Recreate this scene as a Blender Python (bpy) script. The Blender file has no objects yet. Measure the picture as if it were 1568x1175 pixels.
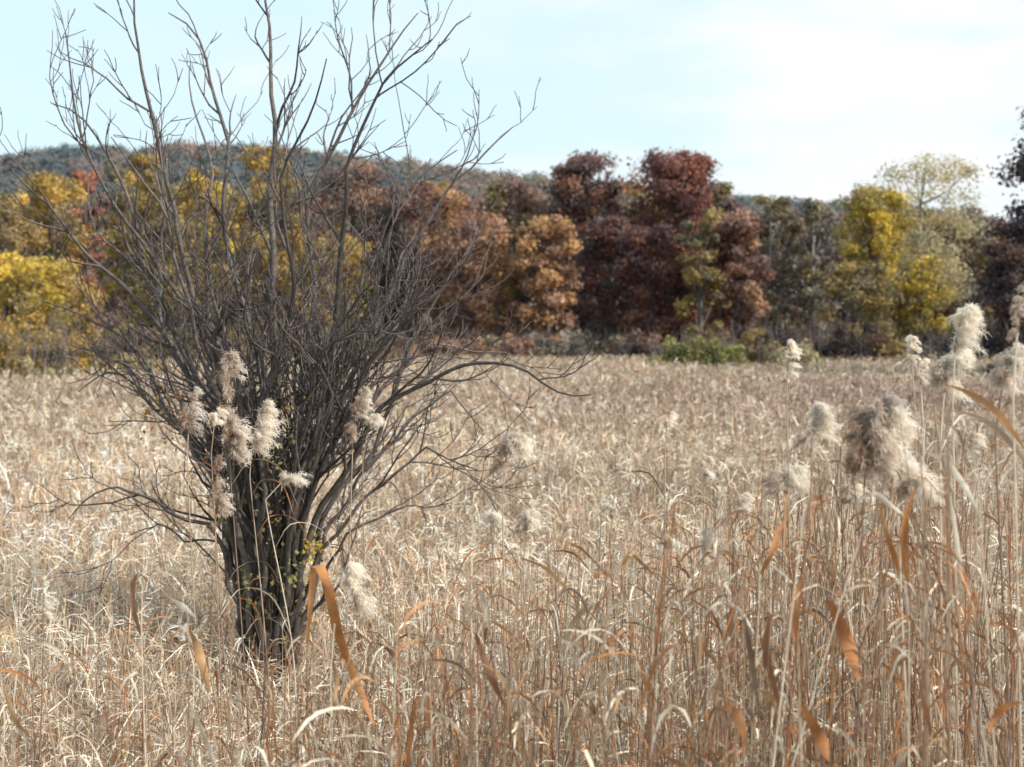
import bpy, math, random
import numpy as np
from mathutils import Vector
random.seed(7); rng=np.random.default_rng(11)
F=2487.0; HOR=510.0; CX=784.0; CY=587.5; CAMZ=2.8
A=math.atan((CY-HOR)/F)
def P(px,py,d):
    u=(px-CX)/F; v=-(py-CY)/F
    dx=u; dy=math.cos(A)+v*math.sin(A); dz=-math.sin(A)+v*math.cos(A)
    t=d/dy
    return np.array([t*dx,d,CAMZ+t*dz])
def PXX(px,d): return (px-CX)/F*d
# ---------------------------------------------------------------- mesh helpers
class MB:
    def __init__(s): s.V=[];s.Q=[];s.C=[];s.n=0
    def add(s,V,Q,C):
        V=np.asarray(V,float).reshape(-1,3);Q=np.asarray(Q,int).reshape(-1,4)
        C=np.asarray(C,float)
        if C.ndim==1: C=np.tile(C,(len(V),1))
        s.V.append(V);s.Q.append(Q+s.n);s.C.append(C);s.n+=len(V)
    def obj(s,name,mat,parent=None,smooth=False):
        V=np.concatenate(s.V);Q=np.concatenate(s.Q);C=np.concatenate(s.C)
        me=bpy.data.meshes.new(name)
        me.vertices.add(len(V));me.vertices.foreach_set('co',V.astype(np.float32).ravel())
        me.loops.add(len(Q)*4);me.loops.foreach_set('vertex_index',Q.astype(np.int32).ravel())
        me.polygons.add(len(Q));me.polygons.foreach_set('loop_start',np.arange(0,len(Q)*4,4,dtype=np.int32))
        if smooth: me.polygons.foreach_set('use_smooth',np.ones(len(Q),bool))
        me.update(calc_edges=True)
        a=me.color_attributes.new('Col','FLOAT_COLOR','POINT')
        c4=np.ones((len(V),4),np.float32);c4[:,:3]=np.clip(C,0.003,0.95);a.data.foreach_set('color',c4.ravel())
        o=bpy.data.objects.new(name,me);bpy.context.collection.objects.link(o)
        me.materials.append(mat)
        if parent: o.parent=parent
        return o
def norm(v): return v/(np.linalg.norm(v,axis=-1,keepdims=True)+1e-9)
def ribbons(cent,side,wid,col,mb):
    n,m,_=cent.shape
    if side.ndim==2: side=side[:,None,:]
    off=side*wid[...,None]*0.5
    V=np.stack([cent-off,cent+off],2)
    idx=np.arange(n*m*2).reshape(n,m,2)
    Q=np.stack([idx[:,:-1,0],idx[:,:-1,1],idx[:,1:,1],idx[:,1:,0]],-1)
    if col.ndim==2: col=np.repeat(col[:,None,:],m,1)
    C=np.repeat(col[:,:,None,:],2,2)
    mb.add(V,Q,C.reshape(-1,3))
def tube(pts,rad,col,mb,k=6):
    pts=np.asarray(pts,float);m=len(pts);rad=np.asarray(rad,float)
    T=norm(np.gradient(pts,axis=0))
    ref=np.array([0.3,1.0,0.1]) if abs(T[0][1])<0.8 else np.array([1.0,0,0])
    U=norm(np.cross(T,ref));W=np.cross(T,U)
    a=np.linspace(0,2*np.pi,k,endpoint=False)
    ring=U[:,None,:]*np.cos(a)[None,:,None]+W[:,None,:]*np.sin(a)[None,:,None]
    V=pts[:,None,:]+ring*rad[:,None,None]
    i=np.arange(m*k).reshape(m,k);j=np.roll(i,-1,1)
    Q=np.stack([i[:-1],j[:-1],j[1:],i[1:]],-1)
    col=np.asarray(col,float)
    if col.ndim==2: col=np.repeat(col[:,None,:],k,1).reshape(-1,3)
    mb.add(V,Q,col)
def smooth_poly(pts,n):
    pts=np.asarray(pts,float)
    d=np.r_[0,np.cumsum(np.linalg.norm(np.diff(pts,axis=0),axis=1))];d/=d[-1]
    P_=np.vstack([2*pts[0]-pts[1],pts,2*pts[-1]-pts[-2]])
    out=[]
    for t in np.linspace(0,1,n):
        i=min(max(np.searchsorted(d,t,side='right')-1,0),len(pts)-2)
        u=(t-d[i])/(d[i+1]-d[i]+1e-9)
        p0,p1,p2,p3=P_[i],P_[i+1],P_[i+2],P_[i+3]
        out.append(0.5*((2*p1)+(-p0+p2)*u+(2*p0-5*p1+4*p2-p3)*u*u+(-p0+3*p1-3*p2+p3)*u**3))
    return np.array(out)
def leaves(cent,nrm,size,col,mb):
    n=len(cent);r=rng.normal(size=(n,3));nrm=norm(nrm)
    u=norm(np.cross(nrm,r));v=np.cross(nrm,u)
    s=size[:,None] if np.ndim(size) else size
    a=rng.uniform(0.6,1.2,(n,1));
    V=np.stack([cent-u*s*0.5,cent-v*s*0.4*a,cent+u*s*0.55,cent+v*s*0.4*a],1)
    mb.add(V,np.arange(n*4).reshape(n,4),np.repeat(col[:,None,:],4,1).reshape(-1,3))
def snoise(x,y,seed=0,sc=1.0):
    r=np.random.default_rng(seed);o=0
    for k in range(7):
        f=sc*(1.55**k)*0.5;a=r.uniform(0,6.28);p=r.uniform(0,6.28)
        o=o+np.sin((x*np.cos(a)+y*np.sin(a))*f+p+1.3*np.sin((x*np.sin(a)-y*np.cos(a))*f*0.7+p*2))/(1.25**k)
    return o/3.2
# ---------------------------------------------------------------- materials
def mat_attr(name,transl=0.3,rough=0.8,var=0.25,nscale=3.0,spec=0.2,bump=0.0):
    m=bpy.data.materials.new(name);m.use_nodes=True;nt=m.node_tree;N=nt.nodes;N.clear();L=nt.links
    out=N.new('ShaderNodeOutputMaterial');at=N.new('ShaderNodeAttribute');at.attribute_name='Col'
    no=N.new('ShaderNodeTexNoise');no.inputs['Scale'].default_value=nscale;no.inputs['Detail'].default_value=3
    tc=N.new('ShaderNodeTexCoord');L.new(tc.outputs['Object'],no.inputs['Vector'])
    mr=N.new('ShaderNodeMapRange');mr.inputs['From Min'].default_value=0.3;mr.inputs['From Max'].default_value=0.7
    mr.inputs['To Min'].default_value=1-var;mr.inputs['To Max'].default_value=1+var
    L.new(no.outputs['Fac'],mr.inputs['Value'])
    mx=N.new('ShaderNodeVectorMath');mx.operation='SCALE'
    L.new(at.outputs['Color'],mx.inputs[0]);L.new(mr.outputs['Result'],mx.inputs['Scale'])
    b=N.new('ShaderNodeBsdfPrincipled');b.inputs['Roughness'].default_value=rough;b.inputs['Specular IOR Level'].default_value=spec
    L.new(mx.outputs[0],b.inputs['Base Color'])
    if bump>0:
        bp=N.new('ShaderNodeBump');bp.inputs['Strength'].default_value=bump;bp.inputs['Distance'].default_value=0.01
        n2=N.new('ShaderNodeTexNoise');n2.inputs['Scale'].default_value=60;L.new(tc.outputs['Object'],n2.inputs['Vector'])
        L.new(n2.outputs['Fac'],bp.inputs['Height']);L.new(bp.outputs['Normal'],b.inputs['Normal'])
    if transl>0:
        t=N.new('ShaderNodeBsdfTranslucent');L.new(mx.outputs[0],t.inputs['Color'])
        ms=N.new('ShaderNodeMixShader');ms.inputs['Fac'].default_value=transl
        L.new(b.outputs[0],ms.inputs[1]);L.new(t.outputs[0],ms.inputs[2]);L.new(ms.outputs[0],out.inputs['Surface'])
    else: L.new(b.outputs[0],out.inputs['Surface'])
    return m
M_grass=mat_attr('dry_grass',0.22,0.5,0.2,0.8,0.35)
M_reed=mat_attr('dry_reed',0.2,0.5,0.15,20,0.35)
M_plume=mat_attr('seed_fluff',0.5,0.9,0.1,10,0.1)
M_bark=mat_attr('grey_bark',0.0,0.55,0.4,25,0.4,0.5)
M_leaf=mat_attr('autumn_foliage',0.3,0.75,0.22,0.35,0.12)
M_hill=mat_attr('hazed_hill_foliage',0.0,0.9,0.12,0.03,0.0)
def ground_mat():
    m=bpy.data.materials.new('marsh_soil');m.use_nodes=True;nt=m.node_tree;N=nt.nodes;L=nt.links
    b=N['Principled BSDF'];b.inputs['Roughness'].default_value=0.95
    tc=N.new('ShaderNodeTexCoord')
    n1=N.new('ShaderNodeTexNoise');n1.inputs['Scale'].default_value=0.12;n1.inputs['Detail'].default_value=8
    n2=N.new('ShaderNodeTexNoise');n2.inputs['Scale'].default_value=14;n2.inputs['Detail'].default_value=8
    L.new(tc.outputs['Object'],n1.inputs['Vector']);L.new(tc.outputs['Object'],n2.inputs['Vector'])
    c1=N.new('ShaderNodeValToRGB');c1.color_ramp.elements[0].color=(0.14,0.11,0.085,1);c1.color_ramp.elements[1].color=(0.28,0.22,0.17,1)
    c1.color_ramp.elements[0].position=0.35;c1.color_ramp.elements[1].position=0.65
    c2=N.new('ShaderNodeValToRGB');c2.color_ramp.elements[0].color=(0.45,0.42,0.4,1);c2.color_ramp.elements[1].color=(1.2,1.15,1.1,1)
    c2.color_ramp.elements[0].position=0.3;c2.color_ramp.elements[1].position=0.7
    L.new(n1.outputs['Fac'],c1.inputs['Fac']);L.new(n2.outputs['Fac'],c2.inputs['Fac'])
    mx=N.new('ShaderNodeVectorMath');mx.operation='MULTIPLY';L.new(c1.outputs['Color'],mx.inputs[0]);L.new(c2.outputs['Color'],mx.inputs[1])
    L.new(mx.outputs[0],b.inputs['Base Color'])
    bp=N.new('ShaderNodeBump');bp.inputs['Strength'].default_value=0.8;bp.inputs['Distance'].default_value=0.05
    L.new(n2.outputs['Fac'],bp.inputs['Height']);L.new(bp.outputs['Normal'],b.inputs['Normal'])
    return m
# ---------------------------------------------------------------- ground + hill
RX=[-3000,-400,0,60,130,200,280,350,450,550,620,700,760,830,950,1100,1180,1290,1400,1500,1600,2000,4500]
RY=[330,262,240,231,224,227,216,219,222,234,241,250,258,264,276,294,299,306,314,330,343,364,440]
def hill_h(x,y):
    yy=np.clip(y,300,640)
    px=x/yy*F+CX
    ry=np.interp(px,RX,RY)
    t=np.clip((y-230)/(640-230),0,1);s=t*t*(3-2*t)
    H=((HOR-ry)/F*yy+CAMZ-9.0)
    t2=np.clip((y-700)/900,0,1)
    return H*s*(1-0.6*t2)+0.8*snoise(x,y,3,0.02)*s
mb=MB()
xs=np.r_[np.linspace(-3000,-500,14)[:-1],np.linspace(-500,500,61),np.linspace(500,3000,14)[1:]]
ys=np.r_[np.linspace(-300,220,18)[:-1],np.linspace(220,760,46),np.linspace(760,4000,14)[1:]]
X,Y=np.meshgrid(xs,ys);Z=hill_h(X,Y)
V=np.stack([X,Y,Z],-1);i=np.arange(X.size).reshape(X.shape)
Q=np.stack([i[:-1,:-1],i[:-1,1:],i[1:,1:],i[1:,:-1]],-1)
mb.add(V,Q,np.array([0.2,0.16,0.1]));mb.obj('ground',ground_mat(),smooth=True)
mb=MB()
n=5600
cy=rng.uniform(400,680,n);cx=rng.uniform(-1,1,n)*(cy*0.42+20)
hz=hill_h(cx,cy)
pal=np.array([[0.075,0.10,0.115],[0.10,0.115,0.12],[0.17,0.135,0.13],[0.22,0.155,0.13],[0.145,0.14,0.105],[0.14,0.13,0.135]])  # distance haze painted into the foliage colours as a blue-grey tint
zone=snoise(cx,cy*0.5,9,0.03)
ci=np.where(zone>-0.15,rng.integers(2,6,n),rng.choice([0,0,1,1,4,5],n))
k=80
cr=rng.uniform(2.6,5.4,n)
dirs=norm(rng.normal(size=(n,k,3)));dirs[...,2]=np.abs(dirs[...,2])
cent=np.stack([cx,cy,hz+cr*0.8],-1)[:,None,:]+dirs*cr[:,None,None]*rng.uniform(0.7,1.05,(n,k,1))*np.array([1,1,1.1])
col=pal[ci][:,None,:]*rng.uniform(0.87,1.13,(n,1,1))*rng.uniform(0.95,1.05,(n,k,1))
leaves(cent.reshape(-1,3),(dirs*1.4+0.25*rng.normal(size=dirs.shape)+np.array([0,-0.5,0.4])).reshape(-1,3),rng.uniform(0.9,1.8,n*k),col.reshape(-1,3),mb)
mb.obj('wooded_hill',M_hill)
# ---------------------------------------------------------------- trees
PAL={
'gold':[[0.52,0.35,0.10],[0.45,0.31,0.10],[0.38,0.28,0.12],[0.29,0.22,0.11]],
'yellow':[[0.60,0.44,0.08],[0.53,0.40,0.09],[0.42,0.33,0.10],[0.30,0.24,0.10]],
'olive':[[0.29,0.22,0.10],[0.22,0.18,0.095],[0.35,0.26,0.10],[0.18,0.155,0.105]],
'maroon':[[0.23,0.115,0.09],[0.17,0.09,0.08],[0.28,0.15,0.10],[0.13,0.085,0.085]],
'redtop':[[0.34,0.14,0.10],[0.26,0.12,0.095],[0.18,0.095,0.09]],
'orange':[[0.46,0.27,0.14],[0.38,0.22,0.13],[0.30,0.18,0.12],[0.48,0.30,0.15]],
'pink':[[0.42,0.26,0.18],[0.32,0.20,0.15],[0.24,0.16,0.14],[0.44,0.28,0.18]],
'purple':[[0.23,0.165,0.15],[0.175,0.13,0.125],[0.27,0.185,0.155],[0.14,0.115,0.115]],
'grey':[[0.27,0.235,0.18],[0.21,0.19,0.16],[0.32,0.27,0.18],[0.17,0.155,0.14]],
'pale':[[0.54,0.47,0.27],[0.46,0.41,0.26],[0.38,0.34,0.21]],
'dark':[[0.075,0.06,0.065],[0.095,0.07,0.065],[0.06,0.052,0.06],[0.13,0.08,0.065]],
'green':[[0.32,0.31,0.12],[0.37,0.35,0.14],[0.25,0.25,0.11]],
'rust':[[0.40,0.17,0.11],[0.32,0.14,0.10],[0.25,0.12,0.09]]}
def tree(mb,x,y,H,W,pal,nc=42,fc=150,leaf=0.34,cb=0.12,trunk=(0.2,0.18,0.17),peak=0.5,sparse=1.0,flat=0.85,wood=None,z0=0.0,cl=1.0,mix=None):
    pal=np.array(PAL[pal]);wood=wood or mb
    if mix: pal=np.concatenate([pal,np.array(PAL[mix])[:2]])
    t=rng.uniform(0,1,nc)**0.85
    prof=np.clip(1-np.abs((t-peak)/(1.06-peak))**2.4,0.02,1)**0.5
    prof=np.where(t<peak,0.72+0.28*(t/peak),prof)
    a=rng.uniform(0,2*np.pi,nc);rr=np.sqrt(rng.uniform(0.05,1,nc))*prof*W*0.5*0.86
    cr=W*rng.uniform(0.08,0.17,nc)*cl
    c=np.stack([x+rr*np.cos(a),y+rr*np.sin(a),z0+H*(cb+(1-cb)*t)],-1)
    tops=c[:,2]+cr*flat
    c[:,2]-=np.clip(tops-(z0+H),0,None)*rng.uniform(0.9,1.3,nc)
    sh=(z0+H)-(c[:,2]+cr*flat).max();c[:,2]+=sh
    ncol=pal[rng.integers(0,len(pal),nc)]*rng.uniform(0.8,1.2,(nc,1))
    dirs=norm(rng.normal(size=(nc,fc,3)))
    q=rng.uniform(0,1,(nc,fc,1))**0.35*rng.uniform(0.75,1.35,(nc,fc,1))
    cen=c[:,None,:]+dirs*q*cr[:,None,None]*np.array([1.1,1.1,flat])
    nr=dirs+0.6*rng.normal(size=dirs.shape)+np.array([0,-0.15,0.25])
    col=ncol[:,None,:]*rng.uniform(0.82,1.18,(nc,fc,1))
    keep=(rng.uniform(0,1,(nc,fc))<sparse).ravel()
    leaves(cen.reshape(-1,3)[keep],nr.reshape(-1,3)[keep],rng.uniform(0.6,1.5,keep.sum())*leaf,col.reshape(-1,3)[keep],mb)
    r0=H*0.014+0.05
    tp=np.array([[x,y,z0-0.2],[x+W*0.01,y,z0+H*0.3],[x-W*0.01,y,z0+H*0.6],[x,y,z0+H*0.9]]);tp=smooth_poly(tp,8)
    tube(tp,np.linspace(r0,r0*0.15,8),np.array(trunk),wood,6)
    for j in rng.choice(nc,min(nc,22),replace=False):
        hb=max(z0+H*0.12,c[j,2]-0.3*H*rng.uniform(0.4,1));
        b=np.array([x,y,hb]);mid=(b+c[j])/2+np.array([0,0,-0.03*H])
        tube(smooth_poly([b,mid,c[j]],5),np.linspace(r0*0.35,0.03,5),np.array(trunk),wood,4)
def htop(py,d): return (HOR-py)/F*d+CAMZ
def T(name,px,top,d,wpx,pal,**kw):
    m=MB();tree(m,PXX(px,d),d,htop(top,d),wpx/F*d,pal,**kw);return m.obj(name,M_leaf)
T('golden_aspen_tree',85,262,96,125,'gold',nc=60,fc=140,leaf=0.2,cb=0.12,peak=0.55)
T('golden_aspen_tree',10,298,92,120,'gold',nc=60,fc=130,leaf=0.2,cb=0.1,mix='olive')
T('yellow_birch_tree',35,385,84,160,'yellow',nc=60,fc=120,leaf=0.18,cb=0.05,mix='gold')
T('golden_aspen_tree',105,420,88,110,'gold',nc=45,fc=110,leaf=0.18,cb=0.05)
T('golden_aspen_tree',-70,270,98,150,'gold',nc=50,fc=110,leaf=0.22,cb=0.1)
T('rust_maple_tree',132,262,125,65,'rust',nc=35,fc=110,leaf=0.24,cb=0.2)
T('olive_maple_tree',210,236,150,125,'olive',nc=65,fc=160,leaf=0.3,cb=0.1,mix='gold')
T('yellow_birch_tree',318,256,145,100,'gold',nc=50,fc=130,leaf=0.26,cb=0.3,sparse=0.85,mix='yellow')
T('olive_maple_tree',270,330,140,140,'olive',nc=55,fc=130,leaf=0.28)
T('olive_maple_tree',410,224,155,120,'olive',nc=65,fc=160,leaf=0.3,mix='gold')
T('golden_aspen_tree',520,356,150,125,'gold',nc=55,fc=130,leaf=0.26,mix='olive')
T('purple_oak_tree',455,300,165,130,'purple',nc=60,fc=150)
T('purple_oak_tree',540,248,172,145,'purple',nc=70,fc=160,mix='pink')
T('purple_oak_tree',620,280,170,135,'purple',nc=70,fc=150,mix='maroon')
T('orange_oak_tree',705,288,166,140,'pink',nc=75,fc=170,peak=0.6,mix='orange')
T('orange_oak_tree',760,350,160,90,'orange',nc=40,fc=120,mix='pink')
T('orange_oak_tree',838,330,156,105,'orange',nc=60,fc=150,peak=0.6,mix='pink')
T('maroon_oak_tree',790,272,178,120,'purple',nc=65,fc=150,mix='olive')
T('maroon_oak_tree',893,234,174,130,'maroon',nc=90,fc=180,peak=0.62,mix='purple')
T('maroon_oak_tree',935,330,162,115,'purple',nc=60,fc=160,mix='maroon')
T('red_oak_tree',1028,230,168,165,'redtop',nc=110,fc=180,peak=0.62,mix='maroon')
T('maroon_oak_tree',1000,345,158,120,'maroon',nc=65,fc=160)
T('olive_maple_tree',1072,317,153,85,'olive',nc=45,fc=140)
T('maroon_oak_tree',1128,325,155,115,'pink',nc=65,fc=150,mix='maroon')
T('brown_oak_tree',1100,278,176,115,'purple',nc=60,fc=150,mix='olive')
T('grey_birch_tree',1180,300,160,110,'grey',nc=50,fc=120,trunk=(0.5,0.48,0.45),sparse=0.8,mix='olive')
T('grey_birch_tree',1245,308,158,105,'grey',nc=50,fc=120,trunk=(0.5,0.48,0.45),sparse=0.8,mix='olive')
T('yellow_poplar_tree',1336,284,140,120,'yellow',nc=75,fc=150,leaf=0.26,cb=0.25,peak=0.6)
T('yellow_poplar_tree',1410,388,135,95,'yellow',nc=35,fc=120,leaf=0.24,cb=0.35)
T('olive_maple_tree',1310,400,134,130,'olive',nc=50,fc=130,leaf=0.26,cb=0.05)
T('pale_willow_tree',1410,238,160,210,'pale',nc=190,fc=100,leaf=0.22,cb=0.3,sparse=0.55,peak=0.6,trunk=(0.35,0.32,0.25),cl=0.65)
T('olive_maple_tree',1420,425,138,130,'olive',nc=50,fc=130,leaf=0.26,cb=0.05)
T('olive_maple_tree',1490,330,165,120,'grey',nc=50,fc=130,mix='olive')
T('dark_oak_tree',1665,140,88,270,'dark',nc=130,fc=220,leaf=0.22,cb=0.05,peak=0.42,flat=0.6)
T('dark_oak_tree',1562,330,84,135,'dark',nc=80,fc=180,leaf=0.18,cb=0.02)
mb=MB();
for px in range(-420,2100,42):
    for row in range(2):
        d=188+row*22+random.uniform(-6,6)
        if px>1500: top=random.uniform(338,365)
        elif px>1130: top=random.uniform(312,335)
        elif px<480: top=random.uniform(275,320)
        else: top=random.uniform(275,312)
        p=random.choice(['purple','olive','grey','pink','maroon','purple']) if px>450 else random.choice(['olive','olive','gold','purple'])
        tree(mb,PXX(px+random.uniform(-15,15),d),d,htop(top,d),random.uniform(95,135)/F*d,p,nc=36,fc=100,leaf=0.42,cb=0.05)
mb.obj('distant_tree_line',M_leaf)
def thicket(name,specs):
    mb=MB()
    for (px,top,d,wpx,pal,dens) in specs:
        x=PXX(px,d);H=max(htop(top,d),0.8);W=wpx/F*d
        nc=int(14*dens);a=rng.uniform(-0.5,0.5,(nc,2))*W
        hh=H*np.sqrt(np.clip(1-(2*a[:,0]/W)**2*0.8,0.1,1))*rng.uniform(0.5,1,nc)
        cr=np.minimum(H*0.3,W*0.18)*rng.uniform(0.7,1.2,nc)
        c=np.stack([x+a[:,0],d+a[:,1]*0.5,np.maximum(hh-cr,cr*0.4)*rng.uniform(0.35,1,nc)],-1)
        fc=150;dirs=norm(rng.normal(size=(nc,fc,3)))
        cen=c[:,None,:]+dirs*cr[:,None,None]*rng.uniform(0.4,1.25,(nc,fc,1))
        pl=np.array(PAL[pal]);col=pl[rng.integers(0,len(pl),nc)][:,None,:]*rng.uniform(0.75,1.25,(nc,fc,1))
        leaves(cen.reshape(-1,3),(dirs+0.7*rng.normal(size=dirs.shape)).reshape(-1,3),rng.uniform(0.6,1.5,nc*fc)*0.0018*d,col.reshape(-1,3),mb)
        for j in range(int(10*dens)):
            bx=x+random.uniform(-0.5,0.5)*W;by=d+random.uniform(-0.3,0.3)*W
            tube(smooth_poly([[bx,by,0],[bx+random.uniform(-.3,.3),by,H*0.6],[bx+random.uniform(-.6,.6),by,H*random.uniform(0.8,1.1)]],4),np.linspace(0.04,0.012,4),np.array([0.3,0.26,0.25]),mb,3)
    return mb.obj(name,M_leaf)
sp=[]
for px in range(560,1010,26): sp.append((px,random.uniform(494,512),150+random.uniform(-4,8),60,random.choice(['purple','grey','pink','pink']),1.2))
for px in range(150,600,30): sp.append((px,random.uniform(478,505),128+random.uniform(-4,8),70,random.choice(['olive','grey','purple','olive']),1.2))
for px in range(1130,1620,28): sp.append((px,random.uniform(480,510),132+random.uniform(-4,8),70,random.choice(['olive','dark','grey','dark']),1.3))
for px in list(range(-400,-20,40))+list(range(1620,2000,40)): sp.append((px,470,125,80,'olive',1.2))
thicket('woodland_undergrowth',sp)
thicket('green_shrub',[(1030,512,112,65,'green',2.4),(1080,504,112,80,'green',3),(1118,514,111,50,'green',1.6)])
thicket('yellow_shrub',[(1165,513,112,50,'olive',1),(1215,508,112,80,'pale',2)])
sp=[]
for px in range(-60,130,22): sp.append((px,random.uniform(470,520),76+random.uniform(-3,6),70,random.choice(['olive','gold','grey','olive']),1.5))
for px in range(60,230,24): sp.append((px,random.uniform(515,545),76+(px-60)*0.10+random.uniform(-3,3),60,random.choice(['olive','grey','pale','gold']),1))
thicket('bramble_thicket',sp)
# ---------------------------------------------------------------- field grass
def field_h(x,y):
    h=0.72+0.16*snoise(x,y,21,0.25)+0.10*snoise(x,y,22,1.3)
    px=x/y*F+CX
    near=np.exp(-((px-400)/170)**2)*np.exp(-((y-10.5)/3.2)**2)
    return np.clip(h*(1-0.5*near),0.22,1.2)
PG=np.array([[0.56,0.45,0.33],[0.45,0.345,0.25],[0.33,0.24,0.18],[0.82,0.74,0.62],[0.21,0.15,0.12],[0.54,0.39,0.22],[0.42,0.25,0.14]])
def gcol(x,y,n,pw):
    c=PG[rng.choice(len(PG),n,p=pw)]
    px=x/y*F+CX
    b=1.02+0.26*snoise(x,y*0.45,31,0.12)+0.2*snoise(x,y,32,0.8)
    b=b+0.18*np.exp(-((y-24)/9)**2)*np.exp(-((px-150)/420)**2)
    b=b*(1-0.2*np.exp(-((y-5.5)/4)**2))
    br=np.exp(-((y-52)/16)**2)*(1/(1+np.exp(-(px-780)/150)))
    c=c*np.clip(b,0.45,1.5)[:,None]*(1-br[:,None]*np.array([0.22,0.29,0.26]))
    fy=np.clip((y-40)/110,0,1)[:,None];c=c*(1-fy)+fy*(c*0.55+np.array([0.27,0.21,0.155])*0.85)
    return c
def sample(n,d0,d1,pwr):
    y=np.exp(np.log(d0)+(np.log(d1)-np.log(d0))*rng.uniform(0,1,n)**pwr)
    x=rng.uniform(-1,1,n)*(0.40*y+1.5);return x,y
mb=MB()
n=150000;x,y=sample(n,4.0,172,1.25)
h=field_h(x,y)*rng.uniform(0.6,1.4,n)
w=np.maximum(0.0035,y*0.00050)*rng.uniform(0.6,1.5,n)
t=np.array([0,0.55,1.0]);az=rng.uniform(0,2*np.pi,n);ln=rng.uniform(0,0.28,n)*rng.uniform(0.3,1.8,n)
dr=np.stack([np.cos(az),np.sin(az)],-1)
cen=np.zeros((n,3,3));cen[...,0]=x[:,None]+dr[:,:1]*(ln*h)[:,None]*t**1.5;cen[...,1]=y[:,None]+dr[:,1:]*(ln*h)[:,None]*t**1.5;cen[...,2]=h[:,None]*t
ya=rng.uniform(0,np.pi,n);side=np.stack([np.cos(ya),np.sin(ya)*0.6,np.zeros(n)],-1)
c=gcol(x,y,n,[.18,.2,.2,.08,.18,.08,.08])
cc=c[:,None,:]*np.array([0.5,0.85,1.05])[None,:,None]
ribbons(cen,norm(side),w[:,None]*np.array([1,.85,.4]),cc,mb)
n=215000;x,y=sample(n,4.5,172,1.15)
h=field_h(x,y)*rng.uniform(0.25,1.05,n);Lf=rng.uniform(0.12,0.42,n)*(1+np.clip(y/80,0,1))
t=np.linspace(0,1,4);az=rng.uniform(0,2*np.pi,n);up=rng.uniform(0.1,1.3,n);dn=rng.uniform(0.3,1.7,n)
hz=np.cos(az);hy=np.sin(az)
cen=np.zeros((n,4,3));cen[...,0]=x[:,None]+(hz*Lf)[:,None]*t*0.8;cen[...,1]=y[:,None]+(hy*Lf)[:,None]*t*0.8
cen[...,2]=h[:,None]+Lf[:,None]*(up[:,None]*t-dn[:,None]*t*t)
cen[...,2]=np.maximum(cen[...,2],0.02)
side=norm(np.stack([-hy,hz,rng.normal(size=n)*0.5],-1))
w=np.maximum(0.0065,y*0.00068)*rng.uniform(0.6,1.8,n)
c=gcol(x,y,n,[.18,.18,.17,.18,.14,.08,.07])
ribbons(cen,side,w[:,None]*np.array([.6,1,.85,.2]),c,mb)
n=9000;x,y=sample(n,7,90,1.0);h=field_h(x,y)*rng.uniform(1.0,1.45,n);k=9
Lf=rng.uniform(0.05,0.13,(n,k))
dd=norm(rng.normal(size=(n,k,3))*np.array([1,1,0.8])+np.array([0.3,0,0.3]))
st=np.stack([x,y,h],-1)[:,None,:]+rng.normal(size=(n,k,3))*np.array([0.015,0.015,0.045])
cen=st[:,:,None,:]+dd[:,:,None,:]*Lf[:,:,None,None]*np.array([0,1.0])[None,None,:,None]
w=(np.maximum(0.006,y*0.0005)[:,None]*rng.uniform(0.7,1.5,(n,k)))
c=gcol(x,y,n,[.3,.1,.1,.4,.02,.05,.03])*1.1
side=norm(rng.normal(size=(n*k,3)))
ribbons(cen.reshape(n*k,2,3),side,np.repeat(w.reshape(-1)[:,None],2,1)*np.array([1,.4]),np.repeat(c,k,0),mb)
mb.obj('marsh_grass_field',M_grass)
# ---------------------------------------------------------------- reeds
STR=np.array([[0.52,0.40,0.29],[0.40,0.28,0.19],[0.28,0.19,0.14],[0.76,0.66,0.52]])
ORG=np.array([[0.54,0.24,0.09],[0.45,0.20,0.08],[0.52,0.30,0.14],[0.34,0.165,0.09]])
def leafrib(mb,pts,wmax,col,twist=0.6,side0=None,n=12):
    p=smooth_poly(pts,n);T_=norm(np.gradient(p,axis=0))
    s0=np.array(side0 if side0 is not None else [0.85,-0.45,0.2])
    s=s0-T_*(T_@s0)[:,None];s=norm(s);b=np.cross(T_,s)
    a=np.linspace(0,twist,n)[:,None];s=s*np.cos(a)+b*np.sin(a)
    t=np.linspace(0,1,n);w=wmax*np.clip(np.sin(np.pi*(t*0.9+0.08))**0.8,0.05,1)
    bn=np.cross(T_,s);keel=p+bn*(w*0.15)[:,None]
    cv=np.array(col)*(1+0.18*np.sin(t*9+random.uniform(0,6)))[:,None]
    Lp=p-s*w[:,None]*0.5;Rp=p+s*w[:,None]*0.5
    V=np.stack([Lp,keel,Rp],1);i=np.arange(n*3).reshape(n,3)
    Q=np.concatenate([np.stack([i[:-1,0],i[:-1,1],i[1:,1],i[1:,0]],-1),np.stack([i[:-1,1],i[:-1,2],i[1:,2],i[1:,1]],-1)])
    mb.add(V,Q,np.repeat(cv[:,None,:],3,1).reshape(-1,3))
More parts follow.
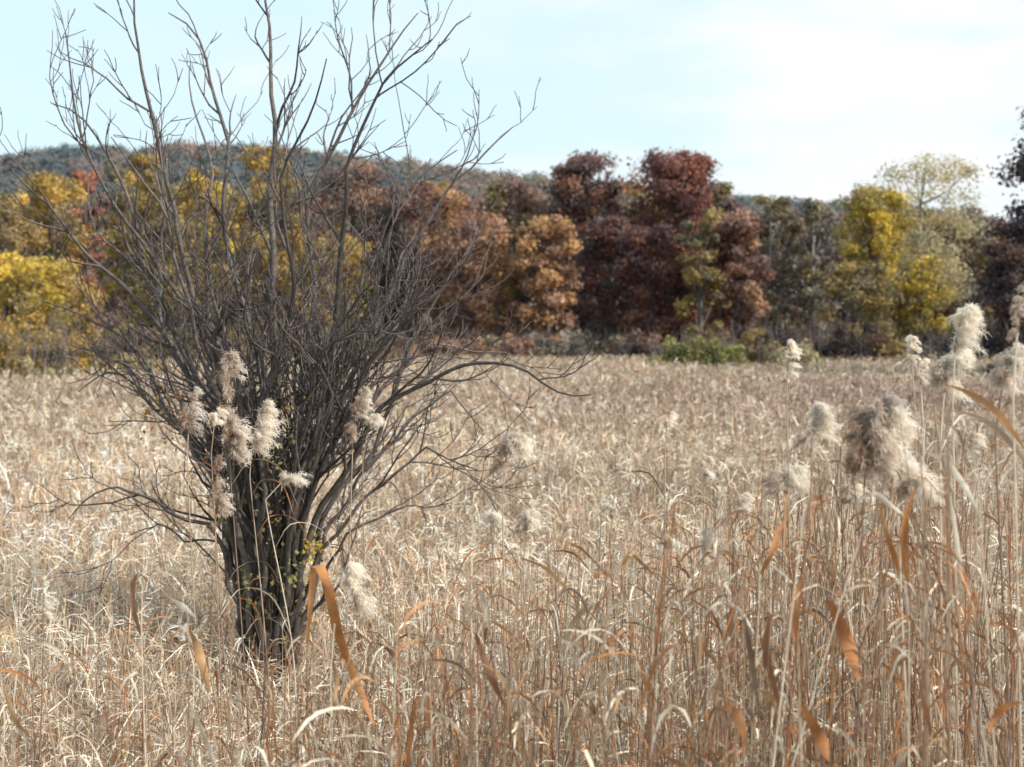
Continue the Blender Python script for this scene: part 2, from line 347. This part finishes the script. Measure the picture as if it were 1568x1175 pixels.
def plume(mb,c,L,W,axis,dens=1.0,white=0.6,droop=0.5):
    axis=norm(np.array(axis,float));n_br=int(30*dens)
    m=12;tt=np.linspace(0,1,m)
    nod=np.array([droop,0,-droop*0.7])
    ax=c+axis*L*tt[:,None]+nod*L*0.45*(tt**2.2)[:,None]
    tube(ax,np.linspace(0.0025,0.001,m),np.array([0.4,0.28,0.16]),mb,4)
    P_=[];D_=[];K=[];U_=[]
    nl=max(4,int(5+2*dens));lob=[(random.uniform(0,6.28),random.uniform(0.05,0.95)) for _ in range(nl)]
    for b in range(n_br):
        la,lu=random.choice(lob)
        u=min(1,max(0.02,random.gauss(lu,0.10)));o=np.array([np.interp(u,tt,ax[:,q]) for q in range(3)])
        az=random.gauss(la,0.5);d=np.array([math.cos(az)+0.3,math.sin(az),random.uniform(-0.1,0.9)])
        d=norm(d);prof=math.sin(math.pi*min(1,(u*0.75+0.2)))**0.7
        bl=W*0.58*prof*random.uniform(0.5,1.15);q=8
        ss=np.linspace(0.05,1,q)[:,None]
        pts=o+d*bl*ss+np.array([0.3,0,-0.6])*bl*0.7*ss**2
        P_.append(pts);K.append(np.full(q,u));D_.append(norm(np.tile(d,(q,1))+np.array([0.3,0,-1.0])*ss));U_.append(ss[:,0])
    P_=np.concatenate(P_);D_=np.concatenate(D_);K=np.concatenate(K);U_=np.concatenate(U_)
    rep=11;P2=np.repeat(P_,rep,0)+rng.normal(size=(len(P_)*rep,3))*W*0.03;D2=np.repeat(D_,rep,0);K2=np.repeat(K,rep);U2=np.repeat(U_,rep)
    n=len(P2);dd=norm(D2*1.0+rng.normal(size=(n,3))*0.6);ln=rng.uniform(0.4,1.3,n)*W*0.16
    cen=np.stack([P2,P2+dd*ln[:,None]*0.5+rng.normal(size=(n,3))*W*0.008,P2+dd*ln[:,None]+np.array([0,0,-0.2])*ln[:,None]],1)
    sunward=np.clip((P2[:,0]-np.interp(K2,tt,ax[:,0]))/(W*0.5),-1,1)
    f=np.clip(white+0.7*sunward+0.2*(U2-0.4)+rng.normal(size=n)*0.12+0.3*(K2-0.5),0,1)[:,None]  # sunlit right side and top painted paler, shaded left side browner
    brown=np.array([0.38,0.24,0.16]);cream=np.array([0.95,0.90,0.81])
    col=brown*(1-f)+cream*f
    ribbons(cen,norm(rng.normal(size=(n,3))),np.full((n,1),0.0023)*np.array([1,.9,.4])*max(1,W/0.12),col,mb)
def reed(px,py,d,L,W,axis=(0.1,0,1),white=0.6,dens=1.0,droop=0.5,nl=3,foot=None):
    m1=MB();c=P(px,py,d);foot=foot if foot is not None else random.uniform(-25,25)
    g=np.array([c[0]+foot/F*d,d+random.uniform(-.2,.2),0.0])
    ax=norm(np.array(axis,float))
    stem=smooth_poly([g,g*0.5+c*0.5+np.array([random.uniform(-.03,.03),0,0]),c-ax*0.12,c],14)
    cs=STR[random.randrange(4)]
    tube(stem,np.linspace(0.0055,0.0028,14),np.linspace(0.8,1.05,14)[:,None]*cs,m1,5)
    for k in range(nl):
        u=random.uniform(0.45,0.93);o=np.array([np.interp(u,np.linspace(0,1,14),stem[:,q]) for q in range(3)])
        s=random.choice([-1,1,1]);l=random.uniform(0.18,0.42);yy=random.uniform(-.2,.2)
        col=random.choice([STR[random.randrange(4)],ORG[random.randrange(4)]])
        leafrib(m1,[o,o+np.array([s*.25*l,yy*l,.35*l]),o+np.array([s*.65*l,yy*l,.25*l]),o+np.array([s*.9*l,yy*l*2,-.35*l])],random.uniform(.006,.013),col,random.uniform(-1,2))
    o=m1.obj('common_reed',M_reed)
    m2=MB();plume(m2,c,L,W,axis,dens,white,droop);m2.obj('seed_plume',M_plume,parent=o)
reed(1325,715,5.0,0.24,0.19,(0.05,0,1),0.42,6.5,0.45,foot=-30)
reed(1243,692,5.4,0.17,0.11,(0.0,0,1),0.8,2.4,0.3,foot=-15)
reed(772,722,6.4,0.18,0.15,(0.05,0,1),0.48,3.0,0.7,foot=-12)
reed(752,815,6.6,0.08,0.11,(-0.1,0,1),0.8,1.0,0.3,foot=10)
reed(806,812,6.5,0.09,0.11,(0.1,0,1),0.8,1.0,0.3,foot=-10)
reed(1462,540,5.6,0.18,0.13,(0.05,0,1),0.95,2.6,0.5)
reed(1446,602,5.8,0.18,0.15,(0.1,0,1),0.85,2.3,0.6,foot=-10)
reed(1396,552,6.2,0.11,0.07,(-0.1,0,1),0.9,0.9,0.3)
reed(1410,590,6.4,0.12,0.08,(-0.1,0,1),0.9,0.9,0.5)
reed(1205,585,7.5,0.22,0.09,(0,0,1),0.8,1.2,0.3,foot=25)
reed(1535,590,5.2,0.15,0.15,(0.2,0,1),0.75,1.6,0.5)
reed(1558,510,4.8,0.20,0.08,(0.1,0,1),0.7,1.0,0.2)
reed(1020,660,8.5,0.16,0.08,(0.05,0,1),0.7,0.8,0.5)
reed(1078,730,8.0,0.11,0.08,(0,0,1),0.7,0.8,0.5)
reed(1075,885,6.0,0.20,0.10,(0.05,0,1),0.7,1.0,0.2)
reed(1190,760,5.8,0.13,0.16,(0.2,0,1),0.65,1.0,0.6)
reed(1365,745,5.2,0.10,0.17,(0.1,0,1),0.8,1.4,0.5)
reed(1395,765,5.0,0.09,0.12,(0.3,0,1),0.75,1.0,0.5)
reed(1128,790,6.6,0.10,0.10,(0.1,0,1),0.6,0.7,0.5)
reed(1300,770,6.6,0.10,0.10,(0.1,0,1),0.6,0.7,0.5)
reed(1480,690,6.8,0.10,0.10,(0.1,0,1),0.6,0.7,0.5)
reed(352,700,8.8,0.58,0.19,(-0.03,0,1),0.28,2.6,0.1,foot=40)
reed(385,690,8.9,0.30,0.18,(0.1,0,1),0.62,1.5,0.4,foot=30)
reed(288,665,8.6,0.26,0.13,(0.05,0,1),0.45,1.0,0.2,foot=40)
reed(328,650,8.6,0.10,0.10,(0.15,0,1),0.85,0.7,0.5,foot=40)
reed(540,690,9.0,0.38,0.13,(0.04,0,1),0.35,1.2,0.3,foot=-30)
reed(562,665,9.1,0.14,0.11,(0.2,0,1),0.8,0.9,0.6,foot=-30)
reed(432,738,8.8,0.10,0.15,(0.6,0,0.5),0.75,0.8,0.8,foot=10)
reed(550,945,7.4,0.34,0.15,(-0.3,0,1),0.72,2.0,0.3,foot=-20)
reed(330,790,8.4,0.34,0.14,(0.02,0,1),0.25,1.1,0.2,foot=20)
reed(66,945,7.4,0.20,0.08,(0,0,1),0.8,0.9,0.2)
reed(288,985,7.0,0.09,0.07,(-0.2,0,1),0.8,0.8,0.3)
reed(1015,850,7.0,0.09,0.11,(0.1,0,1),0.65,0.8,0.3)
LV=[([(470,985),(478,900),(482,862),(500,890),(520,980),(548,1050),(572,1110)],5.2,17,ORG[0]),
([(218,980),(205,935),(203,900),(210,878)],6.2,10,ORG[3]),
([(215,912),(245,908),(275,925),(300,946)],6.0,9,STR[3]),
([(290,965),(300,985),(310,1020),(322,1060)],6.0,15,ORG[2]),
([(1165,880),(1180,850),(1200,800),(1225,780)],4.8,11,ORG[0]),
([(1222,990),(1215,950),(1220,915),(1226,888)],4.6,15,ORG[0]),
([(1270,920),(1280,940),(1298,985),(1315,1045)],4.6,22,ORG[1]),
([(720,890),(735,905),(745,940),(752,975)],5.6,9,STR[3]),
([(752,950),(775,965),(800,990),(812,1015)],5.4,10,ORG[2]),
([(798,855),(835,870),(865,900),(895,935)],5.8,8,ORG[2]),
([(1140,945),(1146,980),(1155,1040),(1165,1110)],4.5,13,STR[1]*0.5),
([(1125,930),(1118,950),(1122,975),(1130,990)],4.8,12,ORG[3]),
([(1392,900),(1384,850),(1388,790),(1402,745)],4.6,11,ORG[0]),
([(1350,790),(1362,830),(1375,870),(1382,900)],5.0,9,ORG[0]),
([(1450,590),(1480,600),(1525,630),(1575,695)],4.6,14,ORG[2]),
([(1456,628),(1500,640),(1540,670),(1590,735)],4.8,10,STR[0]),
([(1228,1080),(1240,1100),(1255,1130),(1268,1165)],4.3,22,ORG[1]),
([(1112,1075),(1125,1090),(1138,1120),(1145,1160)],4.4,18,ORG[0]),
([(728,970),(738,1000),(755,1045),(775,1085)],5.2,14,ORG[3]),
([(978,1010),(985,1030),(995,1060),(1003,1085)],5.2,14,ORG[2]),
([(1000,900),(1020,905),(1040,915),(1052,930)],5.4,8,STR[3]),
([(1310,770),(1335,755),(1365,775),(1385,790)],5.0,9,STR[3]),
([(1415,690),(1450,710),(1480,750),(1500,790)],4.8,10,STR[3]),
([(1330,885),(1355,895),(1385,915),(1400,940)],4.8,10,STR[0]),
([(1515,1120),(1530,1090),(1550,1078),(1575,1075)],4.2,16,ORG[0]),
([(1450,905),(1480,900),(1505,915)],4.8,9,STR[3]),
([(290,1075),(305,1110),(320,1145),(335,1185)],4.8,8,STR[3]),
([(622,1190),(628,1130),(632,1100),(640,1060)],4.6,10,ORG[1]),
([(560,985),(580,985),(600,1000),(625,1020)],5.8,9,ORG[3]),
([(860,1000),(880,950),(905,930),(925,945)],5.6,8,STR[0]),
([(1455,760),(1465,830),(1470,880),(1462,930)],4.8,8,STR[3]),
([(1180,940),(1172,990),(1185,1050),(1200,1100)],4.6,12,ORG[3]),
([(1000,880),(980,860),(965,850),(950,870)],5.2,7,ORG[2]),
([(505,1000),(515,1040),(512,1080),(520,1110)],5.2,9,ORG[2]),
([(660,1050),(655,1090),(662,1130),(670,1160)],4.8,9,ORG[0]),
([(1420,1010),(1412,1050),(1418,1090),(1425,1130)],4.5,10,ORG[3]),
([(8,1060),(16,1085),(28,1110),(45,1130)],5.0,12,ORG[2])]
for pts,d,wp,col in LV:
    m=MB();q=[]
    for i_,(a,b) in enumerate(pts): q.append(P(a,b,d+0.03*i_*random.choice([-1,1])))
    leafrib(m,q,wp/F*d,col,random.uniform(-0.5,0.9))
    b=q[0];g=np.array([b[0]+random.uniform(-30,30)/F*d,d+random.uniform(-.1,.1),0]);top=b+np.array([random.uniform(-.02,.02),0,random.uniform(0.0,0.10)])
    tube(smooth_poly([g,(g+b)/2+np.array([random.uniform(-.02,.02),0,0]),b,top],10),np.linspace(.0045,.002,10),STR[random.randrange(4)],m,5)
    m.obj('dry_reed_stalk',M_reed)
mb=MB()
for k in range(1050):
    px=random.triangular(-60,1640,1350) if random.random()<0.8 else random.uniform(-80,1650)
    d=random.uniform(4.4,9.5)
    f=min(max((px-500)/900,0),1)
    topmin=930-310*f
    py=topmin+abs(random.gauss(0,1))*(170)
    if 300<px<520 and d<9 and py<950: py=random.uniform(950,1150)
    c=P(px,py,d)
    if c[2]<0.5: c[2]=random.uniform(0.5,1.0)
    lean=random.gauss(0,0.10)*c[2]
    g=np.array([c[0]-lean,d+random.uniform(-.15,.15),0.0])
    cs=STR[random.randrange(4)]*random.uniform(0.5,1.05) if random.random()<0.65 else ORG[random.randrange(4)]*random.uniform(0.5,0.9)
    st=smooth_poly([g,g*0.45+c*0.55+np.array([lean*-0.12,0,0]),c],8)
    tube(st,np.linspace(.0045,.0014,8)*random.uniform(0.7,1.2),cs,mb,4)
    for j in range(random.randint(1,4)):
        u=random.uniform(0.5,0.97);o=np.array([np.interp(u,np.linspace(0,1,8),st[:,q]) for q in range(3)])
        a=random.uniform(0,2*math.pi);l=random.uniform(0.08,0.28);h_=np.array([math.cos(a),math.sin(a)*0.7,0])*l
        r=random.random()
        cl=STR[3]*random.uniform(.9,1.25) if r<0.36 else (STR[random.randrange(3)] if r<0.6 else ORG[random.randrange(4)])
        dr=random.uniform(-0.2,0.9)
        leafrib(mb,[o,o+h_*.3+np.array([0,0,.3*l]),o+h_*.7+np.array([0,0,(.35-dr*.3)*l]),o+h_+np.array([0,0,(.2-dr)*l])],random.uniform(.005,.013),cl,random.uniform(-1.5,2),n=7)
mb.obj('reed_stand',M_reed)
# ---------------------------------------------------------------- bare shrub
BD=12.0
bush=bpy.data.objects.new('bare_willow_shrub',None);bpy.context.collection.objects.link(bush)
mbB=MB()
def bcol(r):
    k=random.uniform(0.55,1.35);return (np.array([0.088,0.076,0.068]) if r>0.012 else np.array([0.10,0.08,0.075]))*k
def grow(pts,r0,r1,lvl,top=1.0):
    n=len(pts);t=np.linspace(0,1,n)
    rad=r1+(r0-r1)*(1-t)**0.8
    tube(pts,rad,bcol(r0),mbB,7 if r0>0.03 else (5 if r0>0.01 else 4))
    L=np.linalg.norm(np.diff(pts,axis=0),axis=1).sum()
    if lvl>=4 or L<0.14: return
    nchild={0:int(L*1.8)+1,1:int(L*3.2)+1,2:int(L*4.5)+random.randint(0,1),3:int(L*3)}[lvl]
    lo={0:0.36,1:0.2,2:0.25,3:0.3}[lvl]
    for c in range(nchild):
        u=random.uniform(lo,0.97)
        i=u*(n-1);i0=int(i);f=i-i0
        o=pts[i0]*(1-f)+pts[min(i0+1,n-1)]*f
        d=norm(pts[min(i0+1,n-1)]-pts[max(i0-1,0)])
        rv=norm(np.cross(d,rng.normal(size=3)));ang=math.radians(random.uniform(20,52))
        cd=d*math.cos(ang)+rv*math.sin(ang)
        l={0:random.uniform(0.4,1.2),1:random.uniform(0.22,0.6),2:random.uniform(0.12,0.3),3:random.uniform(0.08,0.16)}[lvl]
        l=min(l,L*0.6)*(1.1-0.35*u)
        m={0:9,1:7,2:5,3:4}[lvl];st=l/(m-1);cur=o.copy();pp=[cur.copy()];dd=cd.copy()
        for s in range(m-1):
            dd=norm(dd+np.array([0,0,0.09])+rng.normal(size=3)*0.14);cur=cur+dd*st;pp.append(cur.copy())
        rr=np.interp(u,t,rad)
        grow(np.array(pp),max(min(rr*0.68,{0:0.017,1:0.009,2:0.0055,3:0.004}[lvl]),0.0036),0.0023,lvl+1)
MAIN=[
([(350,760),(300,600),(215,470),(130,390),(60,300),(10,250)],-0.3,.034),
([(370,760),(330,620),(270,520),(220,380),(180,270),(130,190),(78,158)],0.4,.034),
([(380,760),(350,600),(300,440),(265,330),(235,200),(212,80),(208,-40)],-0.6,.034),
([(400,750),(390,600),(370,450),(345,300),(350,200),(320,110),(300,50),(258,20)],0.5,.036),
([(420,760),(430,600),(420,450),(410,300),(425,200),(415,120),(405,20),(412,-70)],-0.2,.042),
([(440,760),(460,620),(480,480),(470,330),(500,230),(570,110),(600,60),(640,20)],0.7,.034),
([(450,770),(490,640),(510,500),(530,350),(550,230),(580,130),(662,60)],-0.7,.032),
([(470,770),(530,640),(570,520),(610,420),(660,330),(720,260),(785,195)],0.3,.028),
([(480,800),(560,680),(600,610),(680,565),(760,558),(820,568),(860,605),(905,605)],-0.8,.028),
([(500,790),(570,680),(620,560),(660,460),(700,400),(730,340)],0.8,.024),
([(500,830),(580,745),(640,690),(690,700),(735,722)],-0.5,.020),
([(500,820),(560,720),(640,640),(690,600),(740,660)],0.6,.020),
([(340,830),(280,790),(240,770),(170,750),(105,795)],-0.7,.022),
([(340,760),(260,640),(180,570),(120,600)],0.6,.020),
([(335,740),(270,640),(210,540),(130,480),(60,460)],0.2,.026),
([(360,760),(330,600),(290,500),(280,380),(230,290),(170,210)],-0.9,.026),
([(390,760),(370,600),(340,500),(310,380),(330,280),(300,170),(290,100)],0.9,.026),
([(410,760),(400,620),(440,500),(450,380),(440,260),(480,170),(500,90)],-1.0,.026),
([(430,760),(470,640),(500,540),(560,430),(600,330),(640,270),(700,230)],1.0,.024),
([(460,780),(520,690),(580,600),(650,540),(720,530),(790,545)],0.9,.024),
([(370,800),(310,700),(240,620),(200,560),(110,530)],0.9,.020),
([(520,840),(560,800),(620,780),(690,770)],0.3,.016),
([(350,850),(290,830),(250,810),(200,820)],0.5,.014),
([(400,760),(380,640),(330,540),(260,430),(200,340),(140,240),(100,50)],0.0,.026),
]
for k in range(38):
    a=random.uniform(-1,1);ty=random.uniform(300,500)+abs(a)*50;tx=410+a*230
    MAIN.append(([(410+a*65,770),(410+a*115+random.uniform(-20,20),630),(410+a*165+random.uniform(-35,35),max(ty+100,500)+abs(a)*20),(tx+random.uniform(-30,30),ty+50),(tx+a*20,ty-20)],random.uniform(-1.1,1.1),random.uniform(.015,.026)))
for pts,dy,r in MAIN:
    x0=408+(pts[0][0]-410)*0.25+random.uniform(-8,8)
    full=[(x0,1095),((x0*0.62+pts[0][0]*0.38),970)]+pts
    n=len(full);q=[P(a,b,BD+dy*((i/(n-1))**0.9)*1.0+dy*0.12) for i,(a,b) in enumerate(full)]
    sp_=smooth_poly(q,24);nz=rng.normal(size=(24,3));nz=(nz+np.roll(nz,1,0)*0.6)*0.017;sp_[2:-1]+=nz[2:-1]
    sp_=smooth_poly(sp_,34)
    grow(sp_,r*1.2,0.0038,0)
for k in range(7):
    x0=random.uniform(385,435);q=[P(x0,1095,BD+random.uniform(-.2,.2)),P(x0+random.uniform(-15,15),900,BD),P(x0+random.uniform(-40,45),random.uniform(690,780),BD+random.uniform(-.3,.3))]
    sp_=smooth_poly(q,10);grow(sp_,random.uniform(.035,.055),0.02,3)
mbB.obj('branches',M_bark,parent=bush,smooth=True)
mbL=MB()
for (px,py,s,n_,pal) in [(430,640,40,50,'gold'),(480,840,14,80,'yellow'),(440,880,22,100,'green'),(345,790,20,35,'green'),(240,630,30,50,'gold'),(465,460,20,12,'gold'),(425,700,35,80,'green'),(385,900,20,70,'green'),(500,500,120,30,'gold'),(420,800,30,90,'olive'),(300,640,50,80,'orange'),(420,950,40,60,'olive')]:
    c=np.array([P(px+random.gauss(0,s)*0.6,py+random.gauss(0,s)*0.8,BD-0.35+random.gauss(0,.25)) for _ in range(n_)])
    pl=np.array(PAL[pal])*0.8;leaves(c,rng.normal(size=(n_,3)),rng.uniform(.02,.05,n_),pl[rng.integers(0,len(pl),n_)],mbL)
mbL.obj('clinging_leaves',M_leaf,parent=bush)
# ---------------------------------------------------------------- sun & sky
az=math.radians(118);el=math.radians(37)
sd=Vector((math.sin(az)*math.cos(el),math.cos(az)*math.cos(el),math.sin(el)))
sl=bpy.data.lights.new('sun','SUN');sl.energy=5.0;sl.angle=math.radians(0.5);sl.color=(1.0,0.93,0.83)
so=bpy.data.objects.new('sun',sl);bpy.context.collection.objects.link(so);so.rotation_euler=(-sd).to_track_quat('-Z','Y').to_euler()
w=bpy.data.worlds.new('World');bpy.context.scene.world=w;w.use_nodes=True
nt=w.node_tree;N=nt.nodes;L=nt.links;N.clear()
out=N.new('ShaderNodeOutputWorld');bg=N.new('ShaderNodeBackground');bg.inputs['Strength'].default_value=0.15
sky=N.new('ShaderNodeTexSky');sky.sky_type='NISHITA';sky.sun_disc=False;sky.sun_elevation=el;sky.sun_rotation=az
sky.air_density=1.0;sky.dust_density=1.5;sky.ozone_density=1.2
tc=N.new('ShaderNodeTexCoord');mp=N.new('ShaderNodeMapping');mp.inputs['Scale'].default_value=(3,3,9);mp.inputs['Location'].default_value=(1.3,0.4,0.2)
L.new(tc.outputs['Generated'],mp.inputs['Vector'])
no=N.new('ShaderNodeTexNoise');no.inputs['Scale'].default_value=1.8;no.inputs['Detail'].default_value=6;no.inputs['Roughness'].default_value=0.5
L.new(mp.outputs[0],no.inputs['Vector'])
sx=N.new('ShaderNodeSeparateXYZ');L.new(tc.outputs['Generated'],sx.inputs[0])
ad=N.new('ShaderNodeMath');ad.operation='MULTIPLY_ADD';ad.inputs[1].default_value=0.5;L.new(sx.outputs['X'],ad.inputs[0]);L.new(no.outputs['Fac'],ad.inputs[2])
mr=N.new('ShaderNodeMapRange');mr.inputs['From Min'].default_value=0.38;mr.inputs['From Max'].default_value=0.78;mr.interpolation_type='SMOOTHSTEP'
L.new(ad.outputs[0],mr.inputs['Value'])
veil=N.new('ShaderNodeMix');veil.data_type='RGBA';veil.inputs['Factor'].default_value=0.85
L.new(sky.outputs[0],veil.inputs['A']);veil.inputs['B'].default_value=(5.4,6.9,7.5,1)
mix=N.new('ShaderNodeMix');mix.data_type='RGBA';L.new(mr.outputs[0],mix.inputs['Factor'])
L.new(veil.outputs['Result'],mix.inputs['A']);mix.inputs['B'].default_value=(7.0,6.95,7.0,1)
L.new(mix.outputs['Result'],bg.inputs['Color']);L.new(bg.outputs[0],out.inputs[0])
# ---------------------------------------------------------------- camera
cd=bpy.data.cameras.new('camera');co=bpy.data.objects.new('camera',cd);bpy.context.collection.objects.link(co)
co.location=(0,0,CAMZ);co.rotation_euler=(math.pi/2-A,0,0)
cd.sensor_width=36;cd.lens=36*F/1568;cd.clip_end=9000;cd.clip_start=0.1
cd.dof.use_dof=True;cd.dof.focus_distance=8.5;cd.dof.aperture_fstop=3.4
sc=bpy.context.scene;sc.camera=co
sc.view_settings.view_transform='Standard';sc.view_settings.look='None';sc.view_settings.exposure=0
